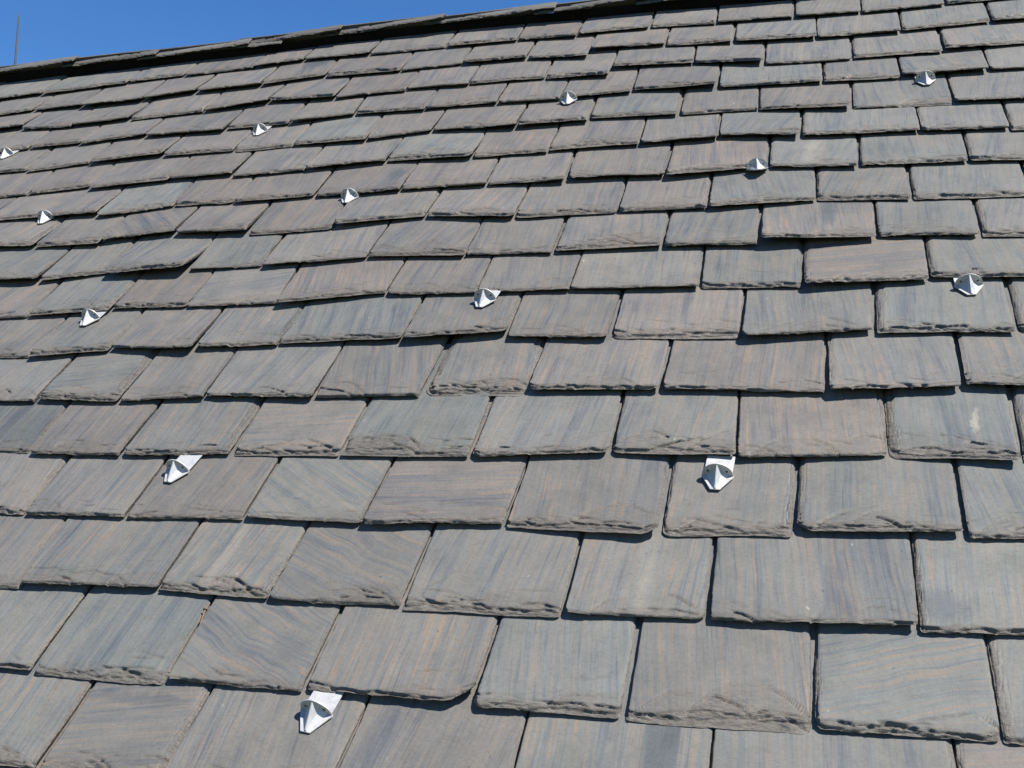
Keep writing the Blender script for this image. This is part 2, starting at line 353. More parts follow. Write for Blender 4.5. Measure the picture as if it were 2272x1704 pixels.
# ------------------------------------------------------------------ one slate
def slate_mesh(width, lean_l, lean_r, rng, thick, exposed=S, length=0.42, bevel=0.012, drop=0.7, side=(0.004, 0.004),
               corner=(0.006, 0.006), lift=(0.0, 0.0), slope=0.040, fine=1.0, wave=1.0, cut=(0.0, 0.0), flakes=0):
    seed = rng.randrange(1, 90000)
    W = width
    ed = [0, 1.0, 2.2, 3.6, 5.4, 8, 11.5, 16]
    nm = max(6, int((W - 0.034) / (0.0033 * fine)))
    xs = np.r_[np.array(ed) * 1e-3, np.linspace(0.016, W - 0.016, nm + 1)[1:-1], W - np.array(ed[::-1]) * 1e-3]
    ys = np.r_[np.arange(0, 28, 1.2 * fine), np.arange(28, 72, 1.75 * fine), np.arange(74, exposed * 1000 + 30, 9 * fine)] * 1e-3
    ys = np.r_[ys[ys < length - 0.01], length]
    X, Y = np.meshgrid(xs, ys)
    sfrac = X / W
    dl, dr = X, W - X
    # flaked bottom edge: a pile of cleavage steps with ragged contours
    tot = drop * thick
    nb = rng.randint(3, 5)
    D = np.zeros_like(X)
    G = np.zeros_like(X)
    sig = lambda q: 1 / (1 + np.exp(np.clip(q, -30, 30)))
    sw = 0.00045 * fine
    def perp(cc):                       # distance across a contour, not up the slope
        g = np.gradient(cc, xs, axis=1)
        return (Y - cc) / np.sqrt(1 + g * g)
    def groove(dist, xx, sd_, depth, width):
        mask = np.clip(fbm1(xx * 20, sd_, 3) * 3.2 + 0.1, 0, 1)
        return depth * mask * np.exp(-((dist + width) / width) ** 2)
    for i in range(nb):
        c = bevel * ((i + 0.30) / nb) ** 1.2
        cc = c * (1 + 1.1 * fbm1(X * 15 + i * 3.1, seed + i, 4)) + min(0.0036, 0.3 * bevel) * wave * fbm1(X * 62 + i, seed + 31 + i, 3)
        pp = perp(cc)
        D += tot / nb * sig(pp / sw)
        G += groove(pp, X, seed + 200 + i, rng.uniform(0.0025, 0.0060) * min(1.0, max(0.2, bevel / 0.014)), 0.0017 * fine)
    # wide, shallow flakes reaching up the face
    for i in range(rng.randint(2, 4) + flakes):
        reach = rng.uniform(0.014, 0.05 if not flakes else 0.068); amp = rng.uniform(0.0005, 0.0018)
        x0 = rng.uniform(0, W); half = max(rng.uniform(0.03, 0.13), 1.7 * reach)
        cc = reach * np.clip(1 - ((X - x0) / half) ** 2, 0, 1) ** 0.8 * (1 + 0.40 * fbm1(X * 13, seed + 60 + i, 2)) + 0.0008 * fbm1(X * 70, seed + 70 + i, 2) - 0.0015
        pp = perp(cc)
        D += amp * sig(pp / sw)
        G += np.where(cc > 0.002, groove(pp, X, seed + 230 + i, rng.uniform(0.0025, 0.0055), 0.0021 * fine), 0)
    # a few short cleavage cracks on the face
    for i in range(rng.randint(1, 4) + flakes):
        x0 = rng.uniform(0.1, 0.9) * W; y0 = rng.uniform(0.012, 0.066); half = rng.uniform(0.012, 0.04); k = rng.uniform(-.35, .35)
        line = y0 + k * (X - x0) + 0.003 * fbm1(X * 50, seed + 260 + i, 3)
        G += rng.uniform(0.0025, 0.0050) * np.clip(1 - ((X - x0) / half) ** 2, 0, 1) * np.exp(-((Y - line) / (0.0016 * fine)) ** 2)
    for dd, sdw, k in ((dl, side[0], 80), (dr, side[1], 90)):
        for i in range(3):
            c = sdw * (i + 0.4) / 3
            cc = c * (1 + 0.8 * fbm1(Y * 26 + i, seed + k + i, 4)) + 0.0010 * fbm1(Y * 120, seed + k + 5 + i, 3)
            D += tot * 0.30 * sig((dd - cc) / 0.0006)
            if sdw > 0.006: G += groove(dd - cc, Y, seed + 280 + k + i, rng.uniform(0.001, 0.0025), 0.0012)
    D = np.minimum(D, thick * 0.88)
    DG = np.minimum(D + G, thick * 0.95)
    Z = -DG + 0.0011 * fbm2(X * 6, Y * 6, seed + 7, 2) + 0.00025 * fbm2(X * 60, Y * 60, seed + 8, 2)
    # outline
    yb = 0.0018 * wave * fbm1(xs * 30, seed + 11, 4) + 0.0026 * wave * fbm1(xs * 7, seed + 12, 2)
    for ci, dd in ((0, xs), (1, W - xs)):
        r = corner[ci]
        q = np.clip(1 - dd / r, 0, 1); yb = yb + r * (1 - np.sqrt(np.clip(1 - q * q, 0, 1)))
        if cut[ci] > 0:
            yb = yb + np.clip(cut[ci] - dd, 0, None) * 0.55 * (1 + 0.4 * fbm1(xs * 90, seed + 15, 2))
    Yp = Y + yb[None, :] * np.exp(-Y / 0.03)
    xl = 0.0014 * fbm1(ys * 30, seed + 13, 4); xr = 0.0014 * fbm1(ys * 40, seed + 14, 4)
    left = lean_l * ys + xl; right = W + lean_r * ys + xr
    Xp = left[:, None] + (right - left)[:, None] * sfrac - W / 2
    lf = lift[0] + (lift[1] - lift[0]) * sfrac
    lo_ = np.minimum(lf, 0.006)
    base = lo_ * (1 - Y / max(length, 0.25)) + (lf - lo_) * np.clip(1 - Y / 0.185, 0, None) ** 1.15 - slope * Y
    Zt = base + Z
    ny, nx = X.shape
    top = np.stack([Xp, Yp, Zt], -1).reshape(-1, 3)
    idx = np.arange(ny * nx).reshape(ny, nx)
    f = np.stack([idx[:-1, :-1], idx[:-1, 1:], idx[1:, 1:], idx[1:, :-1]], -1).reshape(-1, 4)
    loop = np.r_[idx[0, :], idx[1:, -1], idx[-1, -2::-1], idx[-2:0:-1, 0]]
    n0 = len(top)
    up = top[loop]
    lo = up.copy()
    bz = base.reshape(-1)[loop] - thick
    lo[:, 2] = np.minimum(bz, up[:, 2] - 0.0008)
    nb0 = nx; nr = ny - 1
    lo[:nb0, 1] += 0.0040; lo[0, 0] += 0.002; lo[nb0 - 1, 0] -= 0.002      # undercut arris
    lo[nb0:nb0 + nr, 0] -= 0.0018; lo[nb0 + nr + nx - 1:, 0] += 0.0018
    V = np.concatenate([top, up, lo]); m = len(loop)
    a = n0 + np.arange(m); b = n0 + (np.arange(m) + 1) % m
    wall = np.stack([b, a, a + m, b + m], -1)
    q0 = n0 + m
    Rj = [q0 + nx - 1 + j for j in range(ny)]
    Lj = [q0] + [q0 + (2 * nx + ny - 3) + (ny - 1 - j) for j in range(1, ny)]
    under = [[Lj[j], Lj[j + 1], Rj[j + 1], Rj[j]] for j in range(ny - 1)] + [list(range(q0, q0 + nx))]
    faces = f.tolist() + wall.tolist() + under
    me = bpy.data.meshes.new('slate'); me.from_pydata(V.tolist(), [], faces)
    sm = np.zeros(len(faces), bool); sm[:len(f)] = True
    me.polygons.foreach_set('use_smooth', sm)
    at = me.attributes.new('chip', 'FLOAT', 'POINT')
    ch = np.clip((D + 0.5 * G) / (thick * 0.42), 0, 1).reshape(-1)
    at.data.foreach_set('value', np.r_[ch, np.ones(2 * m)].astype(np.float32))
    me.materials.append(SLATE)
    return me

P_ORG = {'a': (0, 0), 'b': (736, 0), 'c': (1472, 0), 'd': (0, 350), 'e': (736, 350), 'f': (1472, 350),
         'g': (0, 700), 'h': (736, 700), 'i': (1472, 700), 'l': (0, 1050), 'm': (700, 1050), 'n': (1400, 1050)}
def tok(t):
    x, y = map(float, t[1:].split(',')); s = (872 if t[0] in 'lmn' else 800) / 2212.0
    return P_ORG[t[0]][0] + x * s, P_ORG[t[0]][1] + y * s

# what the photograph shows of single slates: lift of the lower corners (mm), grain direction (degrees from the slope line),
# bevel of the dressed edge (mm), cut corners (mm), warmth, ochre, tone
SPECIAL = {
 'M2': dict(patch=('a1010,860', .05, .06, 0, .6)),
 'B0': dict(warm=.2), 'B1': dict(patch=('l300,850', .022, .11, 0, .75), warm=.0, ochre=.2, tone=.98), 'B2': dict(grain=-62, bend=.06, warm=.35, ochre=.9), 'B3': dict(lift=(1, 6), cut=(0, 40), ochre=1.0, warm=.45, bevel=8),
 'B4': dict(lift=(4, 2), warm=.05, ochre=.5), 'B5': dict(flakes=2, bevel=26, ochre=1.1, warm=.4), 'B6': dict(grain=74, warm=.05, ochre=.8, bevel=12, bend=.06), 'B7': dict(warm=.0, ochre=.1, side=(14, 3)),
 'A1': dict(patch=('l800,1265', .09, .016, 0, .6), grain=80, warm=.5, ochre=.6, tone=.95), 'A6': dict(grain=85, warm=.9), 'A4': dict(patch=('n150,1560', .03, .12, 0, .8), warm=.15, tone=1.02), 'A5': dict(warm=.2),
 'C1': dict(lift=(5, 3), ochre=.9), 'C2': dict(patch=('l1290,450', .014, .15, 1, .25), bevel=20, ochre=1.0, warm=.3, tone=1.03), 'C3': dict(grain=-62, bend=.07, warm=.4, ochre=.5), 'C4': dict(flakes=2, bevel=18, warm=.3), 'C5': dict(patch=('n80,560', .020, .15, 1, .25), ochre=.9, lift=(2, 0), warm=.25),
 'C6': dict(lift=(3, 5), ochre=.7, warm=.25), 'C7': dict(patch=('n1760,760', .05, .04, 0, .6), warm=.1),
 'D3': dict(warm=.1, grain=-55), 'D4': dict(grain=88, lift=(6, 2), warm=.75, ochre=1.3, bevel=8), 'D5': dict(flakes=2, lift=(0, 7), cut=(0, 26), bevel=20, ochre=1.0, warm=.45), 'D6': dict(warm=.35, ochre=.8, corner=(14, 8)),
 'D7': dict(bevel=18, cut=(22, 0), side=(10, 3), ochre=.8), 'D8': dict(warm=.0),
 'E0': dict(patch=('g150,660', .10, .10, 0, .35), warm=.0, tone=.8), 'E2': dict(patch=('g900,650', .03, .07, 0, .5), side=(3, 16), warm=.2, tone=.92, ochre=.8), 'E3': dict(grain=84, warm=.6, ochre=.6), 'E4': dict(flakes=3, warm=.0, ochre=.1, flake=1.6, bevel=22), 'E5': dict(warm=.3, cut=(16, 12), bevel=16),
 'E6': dict(flakes=1, lift=(2, 7), bevel=20, ochre=1.0, warm=.3), 'E7': dict(lift=(5, 1), ochre=1.2, warm=.7), 'E8': dict(flakes=2, patch=('i1915,650', .0065, .045, 1, 1.0), lift=(0, 8), side=(20, 4), bevel=24, warm=.0, ochre=.1), 'E9': dict(side=(10, 2)),
 'F1': dict(grain=75, side=(6, 22), bevel=18, warm=.2), 'F2': dict(lift=(1, 4), warm=.5), 'F3': dict(lift=(2, 6), warm=.4), 'F4': dict(ochre=.8, warm=.5), 'F5': dict(flakes=3, bevel=30, thick=15, drop=.9, side=(24, 18), corner=(26, 22), ochre=1.0, warm=.45, flake=1.4),
 'F6': dict(ochre=.9, warm=.6, bevel=12), 'F7': dict(ochre=1.1, warm=.7), 'E1': dict(bevel=6), 'F8': dict(lift=(9, 4), ochre=.9, warm=.4), 'F9': dict(side=(10, 3), ochre=1.0),
 'G1': dict(lift=(7, 3), warm=.2), 'G2': dict(lift=(3, 9), warm=.6), 'G3': dict(lift=(4, 2), warm=.4), 'G4': dict(patch=('e390,910', .014, .03, 0, .5), lift=(2, 5), bevel=16, warm=.1), 'G5': dict(lift=(9, 6), cut=(0, 18), bevel=12, warm=.4),
 'G6': dict(lift=(3, 5), warm=.4, ochre=.8), 'G7': dict(flakes=3, patch=('f150,860', .012, .08, 0, .55), bevel=28, tone=1.12, warm=.8, ochre=.7), 'G8': dict(lift=(7, 3), warm=.15), 'G9': dict(side=(16, 4), bevel=18, warm=.0, ochre=.2, lift=(3, 4)),
 'H1': dict(flakes=2, patch=('d300,800', .03, .10, 0, .3), lift=(4, 4), bevel=16, warm=.1), 'H3': dict(grain=78, warm=.5, ochre=.3), 'H4': dict(lift=(8, 2), ochre=.9), 'H5': dict(ochre=.9), 'H7': dict(lift=(2, 4), warm=.3), 'H8': dict(ochre=.9, bevel=16),
 'H9': dict(grain=88, lift=(10, 4), warm=.75, ochre=.9, bevel=11, tone=.97), 'H10': dict(warm=.1),
 'I0': dict(lift=(8, 8), warm=.1), 'I1': dict(lift=(4, 1), warm=.2), 'I2': dict(lift=(10, 17), bevel=20, drop=.8, warm=.4, thick=14), 'I3': dict(warm=.15), 'I4': dict(lift=(5, 2)), 'I5': dict(flakes=2, lift=(4, 5), bevel=16, ochre=.7),
 'I7': dict(flakes=2, patch=('e1430,430', .02, .08, 0, .6), bevel=18, ochre=1.1, side=(10, 4), warm=.5), 'I8': dict(warm=.3), 'I9': dict(patch=('f1010,330', .024, .10, 0, .8), lift=(13, 6), bevel=12, ochre=1.2, warm=.6), 'I10': dict(lift=(2, 4), warm=.1),
 'J0': dict(bevel=22, side=(4, 16)), 'J1': dict(lift=(2, 6)), 'J2': dict(lift=(6, 5), grain=-35), 'J3': dict(lift=(3, 9)), 'J4': dict(bevel=16, warm=.7), 'J5': dict(lift=(8, 3)), 'J6': dict(lift=(4, 7), cut=(0, 14), warm=.6, tone=1.06), 'J7': dict(bevel=18, warm=.5),
 'J8': dict(lift=(2, 4), tone=1.02), 'J9': dict(lift=(7, 1), bevel=14, warm=.2), 'J10': dict(lift=(0, 3), warm=.3), 'K0': dict(lift=(2, 7)), 'K1': dict(flakes=2, lift=(4, 1), warm=.0), 'K2': dict(ochre=.8), 'K3': dict(lift=(4, 2)), 'K4': dict(patch=('e400,95', .03, .05, 0, .8), lift=(2, 6)),
 'K6': dict(lift=(2, 6)), 'K7': dict(lift=(5, 4), ochre=.9, warm=.6), 'K8': dict(lift=(9, 4), bevel=18, warm=.9, ochre=1.0), 'K9': dict(patch=('c915,920', .028, .12, 1, .45), lift=(2, 5), warm=.1), 'K10': dict(bevel=14),
 'L1': dict(bevel=16), 'L2': dict(lift=(5, 4)), 'L4': dict(lift=(3, 3), warm=.6), 'L5': dict(lift=(6, 4)), 'L6': dict(flakes=2, lift=(2, 9), cut=(0, 14), bevel=14, warm=.1), 'L7': dict(lift=(2, 3)), 'L8': dict(flakes=2, bevel=16, ochre=.6), 'L9': dict(lift=(3, 5)), 'L10': dict(lift=(3, 8)), 'L11': dict(ochre=.7),
 'M5': dict(lift=(3, 6), warm=.0), 'M6': dict(lift=(3, 3), warm=.8), 'M7': dict(lift=(2, 8)), 'M8': dict(patch=('b1590,650', .02, .06, 0, .6), lift=(8, 7)), 'M9': dict(bevel=16, lift=(2, 5), warm=.1), 'M11': dict(lift=(3, 8), cut=(0, 12), warm=.6),
 'N3': dict(lift=(4, 6)), 'N4': dict(bevel=14), 'N5': dict(lift=(6, 2)), 'N6': dict(lift=(2, 5)), 'N9': dict(lift=(3, 5)), 'N10': dict(lift=(3, 11), bevel=14), 'O1': dict(lift=(3, 5)), 'O3': dict(bevel=14, lift=(3, 3)), 'O5': dict(lift=(5, 8), bevel=12), 'O4': dict(lift=(4, 6)),
 'O6': dict(lift=(4, 4)), 'O9': dict(lift=(3, 9)), 'O11': dict(lift=(3, 9), warm=.6), 'O13': dict(lift=(2, 3)), 'O14': dict(lift=(7, 2)), 'P1': dict(lift=(3, 5)), 'P2': dict(lift=(7, 7)), 'P3': dict(lift=(6, 6)), 'P4': dict(lift=(5, 6)), 'P9': dict(lift=(3, 7)), 'P11': dict(lift=(3, 7)),
 'P5': dict(patch=('a1930,385', .065, .07, 0, 1.0), lift=(5, 4), bevel=14), 'Q1': dict(lift=(6, 3), bevel=14, warm=.1), 'Q0': dict(lift=(5, 5), warm=.2), 'Q5': dict(lift=(2, 5)), 'Q7': dict(lift=(5, 3)), 'Q8': dict(lift=(2, 5)), 'Q9': dict(lift=(3, 4), cut=(0, 10), bevel=14, warm=.5),
}
TM = 0.0112
LIFT0 = 0.0074
H0 = 3 * TM                      # face of a slate above the deck at its lower edge
SLOPE = 2 * TM / 0.44
SLATES = {}

def add_slate(bl, br, kl, kr, key, k, spec):
    """bl, br: lower corners (u, v) in metres; kl, kr: lean of the two sides"""
    rng = random.Random(key)
    lift = spec.get('lift'); 
    if lift is None:
        a = rng.uniform(0, 3.5) if k < 8 else rng.uniform(0.5, 5.0); lift = (a + rng.uniform(0, 1.6), a + rng.uniform(0, 1.6))
    l0 = LIFT0 * (rng.uniform(0.35, 1.2) if 'lift' not in spec else 1.0)
    lift = (lift[0] * 2.0e-3 + l0, lift[1] * 2.0e-3 + l0)
    d = br - bl; width = float(np.hypot(*d)); ang = math.atan2(d[1], d[0])
    thick = spec.get('thick', rng.uniform(9.5, 12.5)) * 1e-3
    bev = spec.get('bevel', rng.choice([4, 4, 5, 6, 7, 8, 10, 13, 17, 22])) * 1e-3
    drop = spec.get('drop', rng.uniform(0.35, 0.60) if bev < 0.009 else rng.uniform(0.74, 0.90))
    sd = spec.get('side', (rng.choice([1.5, 2, 3, 5, 7]), rng.choice([2, 3, 4, 6, 9])))
    co = spec.get('corner', (rng.choice([3, 4, 6, 9, 14]), rng.choice([3, 4, 6, 9, 14])))
    cu = spec.get('cut', (0, 0))
    ta = math.tan(ang)
    mid = (bl + br) / 2
    length = min(0.42, ridge_low(mid[0]) + 0.026 - max(bl[1], br[1]))
    me = slate_mesh(width, kl + ta, kr + ta, rng, thick, bevel=bev, drop=drop, side=[q * 1e-3 for q in sd], corner=[q * 1e-3 for q in co],
                    lift=lift, slope=SLOPE, fine=1.0 if k < 6 else (1.2 if k < 9 else 1.5), cut=[q * 1e-3 for q in cu], length=length,
                    flakes=spec.get('flakes', 0))
    o = link('slate', me)
    place(o, mid[0], mid[1], H0, ang, roof)
    g0 = spec.get('grain')
    o['grain'] = math.radians(g0 if g0 is not None else rng.gauss(0, 5))
    o['bend'] = float(spec.get('bend', rng.uniform(0.004, 0.018)))
    # the right-hand side and the lowest courses were laid with greener grey slates, the middle with browner ones
    if mid[0] > 0.75: w0, w1 = 0.05, 0.45
    elif k < 3: w0, w1 = 0.15, 0.6
    else: w0, w1 = 0.4, 0.9
    o['warm'] = float(spec.get('warm', rng.uniform(w0, w1)))
    o['ochre'] = float(spec.get('ochre', rng.uniform(0.2, 0.85)))
    o['tone'] = float(spec.get('tone', rng.uniform(0.90, 1.06)))
    o['flake'] = float(spec.get('flake', rng.uniform(0.7, 1.9)))
    pt = spec.get('patch')           # (photo point, half width, half height in metres, pale or dark, strength)
    if pt:
        q = on_roof(*tok(pt[0]), H0) - mid; ca, sa = math.cos(ang), math.sin(ang)
        vals = (q[0] * ca + q[1] * sa, -q[0] * sa + q[1] * ca, pt[1], pt[2], pt[3], pt[4])
    else: vals = (0, 0, 1, 1, 0, 0)
    for nm, val in zip(('patch_x', 'patch_y', 'patch_w', 'patch_h', 'patch_pale', 'patch'), vals): o[nm] = float(val)
    return o

ROWS = {}
for k, cname in enumerate('ABCDEFGHIJKLMNOPQ'):
    parts = COURSES[cname].split(';')
    tl = tok(parts[0]); row = []
    for j, ptxt in enumerate(parts[1:]):
        b0, b1, tr = [tok(t) for t in ptxt.split()]
        sp = SPECIAL.get(cname + str(j), {})
        if b0[0] > 1650 and 'side' not in sp:
            sp = dict(sp, side=(random.Random(cname + str(j) + 's').uniform(4, 10), 2.5))
        lf = sp.get('lift', (1.5, 1.5))
        BL = on_roof(*b0, H0 - 0.004 + LIFT0 + lf[0] * 2.0e-3); BR = on_roof(*b1, H0 - 0.004 + LIFT0 + lf[1] * 2.0e-3)
        TL = on_roof(*tl, H0 - SLOPE * S); TR = on_roof(*tr, H0 - SLOPE * S)
        kl = (TL[0] - BL[0]) / max(TL[1] - BL[1], 0.1); kr = (TR[0] - BR[0]) / max(TR[1] - BR[1], 0.1)
        row.append([BL, BR, kl, kr, sp]); tl = tr
    # side leans: keep neighbours parallel at a joint
    for i in range(len(row) - 1):
        if True:
            q = 0.75 * (row[i][3] + row[i + 1][2]) / 2
            q = max(-0.10, min(0.12, q))
            row[i][3] = q; row[i + 1][2] = q
            gap = row[i + 1][0][0] - row[i][1][0]
            if gap < 0.0035:
                c = (row[i + 1][0][0] + row[i][1][0]) / 2
                row[i][1][0] = c - 0.00175; row[i + 1][0][0] = c + 0.00175
            elif gap > 0.009:
                c = (row[i + 1][0][0] + row[i][1][0]) / 2
                row[i][1][0] = c - 0.0045; row[i + 1][0][0] = c + 0.0045
    row[0][2] = 0.03; row[-1][3] = 0.03
    # the courses run on past the edges of the picture
    rr = random.Random('ext' + cname)
    vL = row[0][0][1]; vR = row[-1][1][1]
    wl, wr = rr.uniform(0.22, 0.33), rr.uniform(0.22, 0.33)
    extra = [[np.array([row[0][0][0] - 0.004 - wl, vL]), np.array([row[0][0][0] - 0.004, vL]), 0.03, 0.03, {}]]
    extra.append([np.array([row[-1][1][0] + 0.004, vR]), np.array([row[-1][1][0] + 0.004 + wr, vR]), 0.03, 0.03, {}])
    ROWS[cname] = row
    for j, (BL, BR, kl, kr, sp) in enumerate(row):
        SLATES[cname + str(j)] = add_slate(BL, BR, kl, kr, cname + str(j), k, sp)
    for j, (BL, BR, kl, kr, sp) in enumerate(extra):
        add_slate(BL, BR, kl, kr, 'x%s%d' % (cname, j), 12, sp)

# courses below the picture
for c in (1, 2):
    rr = random.Random(c); u = -1.15 - 0.1 * c
    while u < 1.75:
        wdt = rr.uniform(0.22, 0.36); v = -c * S + rr.uniform(-.004, .004)
        add_slate(np.array([u, v]), np.array([u + wdt - 0.004, v + rr.uniform(-.003, .003)]), 0.02, 0.02, 'low%d_%.3f' % (c, u), 9, {})
        u += wdt

# ------------------------------------------------------------------ lapped slates along the ridge
for i in range(1, len(RP)):
    rng = random.Random('ridge%d' % i)
    br = RP[i] + np.array([0, 0.0]); bl = RP[i - 1] - np.array([rng.uniform(0.06, 0.13), 0])
    bl = np.array([bl[0], RP[i - 1][1] + rng.uniform(0.0, 0.012)])
    d = br - bl; width = float(np.hypot(*d)); ang = math.atan2(d[1], d[0]); mid = (bl + br) / 2
    th = rng.uniform(0.008, 0.011)
    def ridge_props(o):
        o['grain'] = math.radians(90 + rng.uniform(-12, 12)); o['bend'] = .05; o['warm'] = rng.uniform(.1, .6); o['ochre'] = .2
        o['tone'] = rng.uniform(.65, .9); o['flake'] = .8
        for nm, val in zip(('patch_x', 'patch_y', 'patch_w', 'patch_h', 'patch_pale', 'patch'), (0, 0, 1, 1, 0, 0)): o[nm] = float(val)
    me = slate_mesh(width, 0, 0, rng, th, exposed=0.10, length=CREST + rng.uniform(0, 0.012), bevel=0.007, drop=0.6, side=(0.004, 0.003), lift=(-0.013, 0.010 + rng.uniform(-.004, .006)),
                    slope=0.0, fine=1.5, wave=3.0)
    o = link('ridge_slate', me); place(o, mid[0], mid[1], RW, ang, roof); ridge_props(o)
    # a shorter slate under its raised end
    bl2 = br - np.array([rng.uniform(0.05, 0.08), 0.0]); br2 = br + np.array([rng.uniform(0.10, 0.15), 0.004])
    w2 = float(br2[0] - bl2[0])
    o = link('ridge_slate', slate_mesh(w2, 0, 0, rng, 0.008, exposed=0.1, length=CREST - 0.006, bevel=0.006, drop=0.6, lift=(0.0, 0.0), slope=0.0, fine=1.9, wave=2.0))
    place(o, (bl2[0] + br2[0]) / 2, br[1] + 0.004, RW - 0.0105, 0, roof); ridge_props(o)
    # slates of the rear slope standing against the crest
    q = link('ridge_slate', slate_mesh(width * rng.uniform(.8, 1.0), 0, 0, rng, th, exposed=0.14, length=0.16, bevel=0.01, drop=0.6, lift=(0, 0), slope=0.0, fine=2.4, wave=2.0))
    cv = mid[1] + CREST
    c0 = world(mid[0] + rng.uniform(-.05, .05), cv, RW) - ORIGIN
    m = Matrix.Translation(Vector((c0[0], c0[1] + 0.112, c0[2] - 0.112 + rng.uniform(-0.003, 0.006)))) @ Matrix.Rotation(math.pi, 4, 'Z') @ Matrix.Rotation(PITCH, 4, 'X')
    q.parent = roof; q.matrix_basis = m; ridge_props(q)

# ------------------------------------------------------------------ snow guards
def extrude_poly(loops, t, axis):
    """plate from 2-d loops (outer + holes), thickness t, in the x-y ('z') or x-z ('y') plane"""
    bm = bmesh.new(); es = []
    for lp in loops:
        vs = [bm.verts.new((x, y, 0)) for x, y in lp]
        es += [bm.edges.new((vs[i], vs[(i + 1) % len(vs)])) for i in range(len(vs))]
    bmesh.ops.triangle_fill(bm, use_beauty=True, use_dissolve=False, edges=es)
    fs = bm.faces[:]
    bmesh.ops.recalc_face_normals(bm, faces=fs)
    r = bmesh.ops.extrude_face_region(bm, geom=fs)
    vs = [e for e in r['geom'] if isinstance(e, bmesh.types.BMVert)]
    bmesh.ops.translate(bm, vec=(0, 0, t), verts=vs)
    if axis == 'y':
        for v in bm.verts: v.co = Vector((v.co.x, v.co.z, v.co.y))
    bmesh.ops.recalc_face_normals(bm, faces=bm.faces[:])
    return bm

def bm_mesh(name, bm, bevel=0.0):
    if bevel:
        es = [e for e in bm.edges if len(e.link_faces) == 2 and e.calc_face_angle(0) > 0.7]
        bmesh.ops.bevel(bm, geom=es, offset=bevel, segments=2, affect='EDGES', clamp_overlap=True)
    me = bpy.data.meshes.new(name); bm.to_mesh(me); bm.free(); me.materials.append(ZINC)
    return me

R_G = 0.0375
GS = 0.77
def guard_meshes():
    strap = [(-0.034, 0.075), (-0.034, 0.004), (-0.0385, 0.002), (-0.0385, -0.002), (-0.0115, -0.050), (0.0115, -0.050), (0.0385, -0.002),
             (0.0385, 0.002), (0.034, 0.004), (0.034, 0.075)]
    base = bm_mesh('base_strap', extrude_poly([strap], 0.0028, 'z'), 0.0005)
    arc = [(R_G * math.cos(a), 0.0028 + R_G * 0.97 * math.sin(a)) for a in np.linspace(0, math.pi, 29)]
    plate = bm_mesh('face_plate', extrude_poly([arc], 0.0030, 'y'), 0.0004)
    bm = bmesh.new()
    z0 = 0.0029; h = 0.0375
    v = [bm.verts.new(c) for c in [(-0.0012, 0.0001, h), (0.0012, 0.0001, h), (0.0125, 0.0001, z0 + 0.014), (0.0270, 0.0001, z0), (0.0030, -0.0490, z0), (-0.0030, -0.0490, z0), (-0.0270, 0.0001, z0), (-0.0125, 0.0001, z0 + 0.014),
                                   (-0.0012, -0.0475, z0 + 0.0030), (0.0012, -0.0475, z0 + 0.0030)]]
    F = [(0, 1, 9, 8), (1, 2, 9), (2, 3, 4), (2, 4, 9), (0, 8, 7), (7, 5, 6), (7, 8, 5), (8, 9, 4, 5), (1, 0, 7, 2), (2, 7, 6, 3), (6, 5, 4, 3)]
    for q in F: bm.faces.new([v[i] for i in q])
    bmesh.ops.recalc_face_normals(bm, faces=bm.faces[:])
    rib = bm_mesh('rib', bm)
    return base, plate, rib

def lathe(name, prof, n, mat):
    vs = []; fs = []
    for r, z in prof:
        vs += [(r * math.cos(2 * math.pi * i / n), r * math.sin(2 * math.pi * i / n), z) for i in range(n)]
    for j in range(len(prof) - 1):
        fs += [(j * n + i, j * n + (i + 1) % n, (j + 1) * n + (i + 1) % n, (j + 1) * n + i) for i in range(n)]
    fs += [tuple(range(n - 1, -1, -1)), tuple(range((len(prof) - 1) * n, len(prof) * n))]
    me = mesh_py(name, vs, fs); me.materials.append(mat)
    return me

HOLE_ME = lathe('hole_shade_disc', [(0.0030, -0.0004), (0.0030, 0.0004), (0.0020, 0.0010)], 12, HOLE_SHADE)  # added dark disc, drawn in place of a shaded hole through the plate
GM = guard_meshes()
GUARDS = [
 ((675.6, 1626.6), (701.8, 1579.1), 'A', 'large bright metal snow guard nearest the camera at the bottom of the roof', 0),
 ((1584.4, 1094.1), (1591.9, 1054.3), 'D', 'white metal snow guard seen head on, right of centre with its strap showing above', 0),
 ((369.0, 1072.8), (394.0, 1042.4), 'D', 'white metal snow guard left of centre, beside a joint, with its strap fully showing', 0),
 ((2156.7, 655.9), (2149.4, 632.3), 'G', 'metal snow guard by the right edge of the photo, on a greenish slate', 0),
 ((1681.3, 390.0), (1680.2, 376.5), 'J', 'snow guard lifted off its slate and casting a black shadow below', 1),
 ((2056.4, 188.4), (2053.0, 176.6), 'M', 'small snow guard at the right end of the uppermost guard row', 0),
 ((1255.0, 235.0), (1261.2, 219.9), 'M', 'small snow guard third from left in the uppermost guard row', 0),
 ((564.2, 303.0), (577.6, 289.3), 'M', 'small snow guard second from left in the uppermost guard row', 0),
 ((3.6, 350.8), (16.3, 341.8), 'M', 'small snow guard cut by the left edge of the photo', 0),
 ((763.0, 453.0), (775.8, 436.0), 'J', 'middle one of three snow guards in the second row below the ridge', 0),
 ((85.0, 500.0), (101.3, 483.1), 'J', 'leftmost of three snow guards in the second row below the ridge', 0),
 ((177.2, 727.9), (201.4, 704.4), 'G', 'leftmost of three snow guards in the third row below the ridge', 0),
 ((1061.5, 682.7), (1076.0, 661.7), 'G', 'white snow guard nearest the centre of the photo under a slate joint', 0),
]
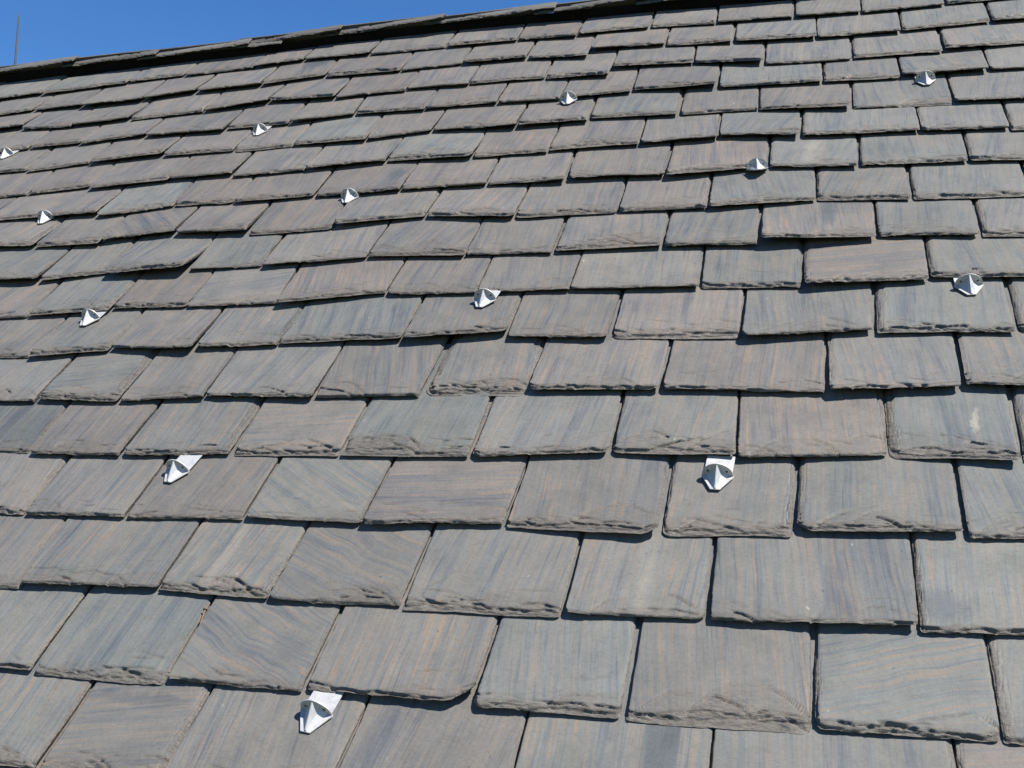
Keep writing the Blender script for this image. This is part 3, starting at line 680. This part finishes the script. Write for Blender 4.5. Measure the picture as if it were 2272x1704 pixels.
for i, (foot, basep, cname, label, mode) in enumerate(GUARDS):
    rng = random.Random('guard%d' % i)
    b = on_roof(*basep, H0 - SLOPE * S * 0.7); f = on_roof(*foot, H0 - SLOPE * S * 0.5)
    # height of the slate face under the guard
    vb = min(ROWS[cname], key=lambda r: abs((r[0][0] + r[1][0]) / 2 - b[0]))
    sp = vb[4].get('lift', (2.5, 2.5)); yy = b[1] - (vb[0][1] + vb[1][1]) / 2
    lift = (sum(sp) / 2 * 2.0e-3 + LIFT0) * (1 - yy / 0.42)
    w = H0 - SLOPE * yy + lift + 0.0012
    b = on_roof(*basep, w + 0.004); f = on_roof(*foot, w + 0.004)
    dirv = b - f; ang = math.atan2(dirv[1], dirv[0]) - math.pi / 2
    ang = max(-0.16, min(0.16, ang))
    o = empty('snow_guard'); tag(o, label, 'snow guard', 'snow guards on the slate roof')
    tilt = -SLOPE if mode == 0 else -0.40
    place(o, b[0], b[1], w + (0.001 if mode == 0 else 0.006), ang, None, tilt)
    parts = list(GM)
    if mode:                       # strap bent at the face plate, nose standing clear of the slate
        bent = GM[0].copy(); parts[0] = bent
        for vtx in bent.vertices:
            if vtx.co.y > 0.003:
                y, z = vtx.co.y, vtx.co.z; t = 0.40 - SLOPE; vtx.co.y = y * math.cos(t) - z * math.sin(t) * 0 ; vtx.co.z = z - y * -math.sin(t) * -1
    o.scale = (GS, GS, GS)
    for nm, me in zip(('base_strap', 'face_plate', 'rib'), parts):
        c = link(nm, me); c.parent = o
        if nm == 'face_plate':
            for sx in (-1, 1):
                rv = link('hole_shade_disc', HOLE_ME); rv.parent = c; rv.location = (sx * 0.0225, -0.0003, 0.0165); rv.rotation_euler = (math.pi / 2, 0, 0)

# tab of a guard whose nose is missing, showing under a slate left of centre
p = on_roof(608, 669.5, H0 - SLOPE * S * 0.95)
o = link('metal_tab', bm_mesh('metal_tab', extrude_poly([[(-0.009, 0.05), (-0.009, -0.002), (0.011, -0.003), (0.011, 0.05)]], 0.0016, 'z')))
place(o, p[0], p[1], H0 - SLOPE * S * 0.97 + 0.004, 0.02, None, -SLOPE)
tag(o, 'sliver of pale metal tab poking out under a slate left of centre', 'metal tab')

# ------------------------------------------------------------------ thin rod on the ridge, loose nail
# where the rod's base ray crosses the plane of the ridge crest
ray = RC.T @ np.array([(34 - IW / 2) / F_PX, (138 - IH / 2) / F_PX, 1.0])
lam = (RP[1][1] + 0.10 - CAM_UVW[1]) / ray[1]
rp = CAM_UVW + ray * lam
wp = world(*rp)
rod = empty('lightning_rod', (wp - np.array([0, 0, 0.05])).tolist())
tag(rod, 'thin grey metal rod standing behind the ridge at far left against the sky', 'rod')
c = link('shaft', lathe('shaft', [(0.0050, 0.0), (0.0046, 0.10), (0.0040, 0.20), (0.0030, 0.27), (0.0008, 0.305)], 10, RODMAT), None, rod)
c = link('foot', lathe('foot', [(0.016, -0.02), (0.016, 0.004), (0.009, 0.008), (0.0075, 0.02), (0.0055, 0.022)], 14, RODMAT), None, rod)

a = on_roof(455, 1352, H0); b = on_roof(443, 1386, H0)
nail = empty('loose_nail'); tag(nail, 'rusty nail lying in a slate joint at lower left', 'nail')
dv = b - a; L = float(np.hypot(*dv))
place(nail, a[0], a[1], H0 - 0.001, math.atan2(dv[1], dv[0]), None)
sh = link('shank', lathe('shank', [(0.0014, 0), (0.0014, L * .9), (0.0003, L)], 8, NAILMAT), None, nail); sh.rotation_euler = (0, math.pi / 2, 0)
hd = link('head', lathe('head', [(0.0042, -0.0012), (0.0042, 0.0002), (0.0016, 0.0008)], 12, NAILMAT), None, nail); hd.rotation_euler = (0, math.pi / 2, 0)
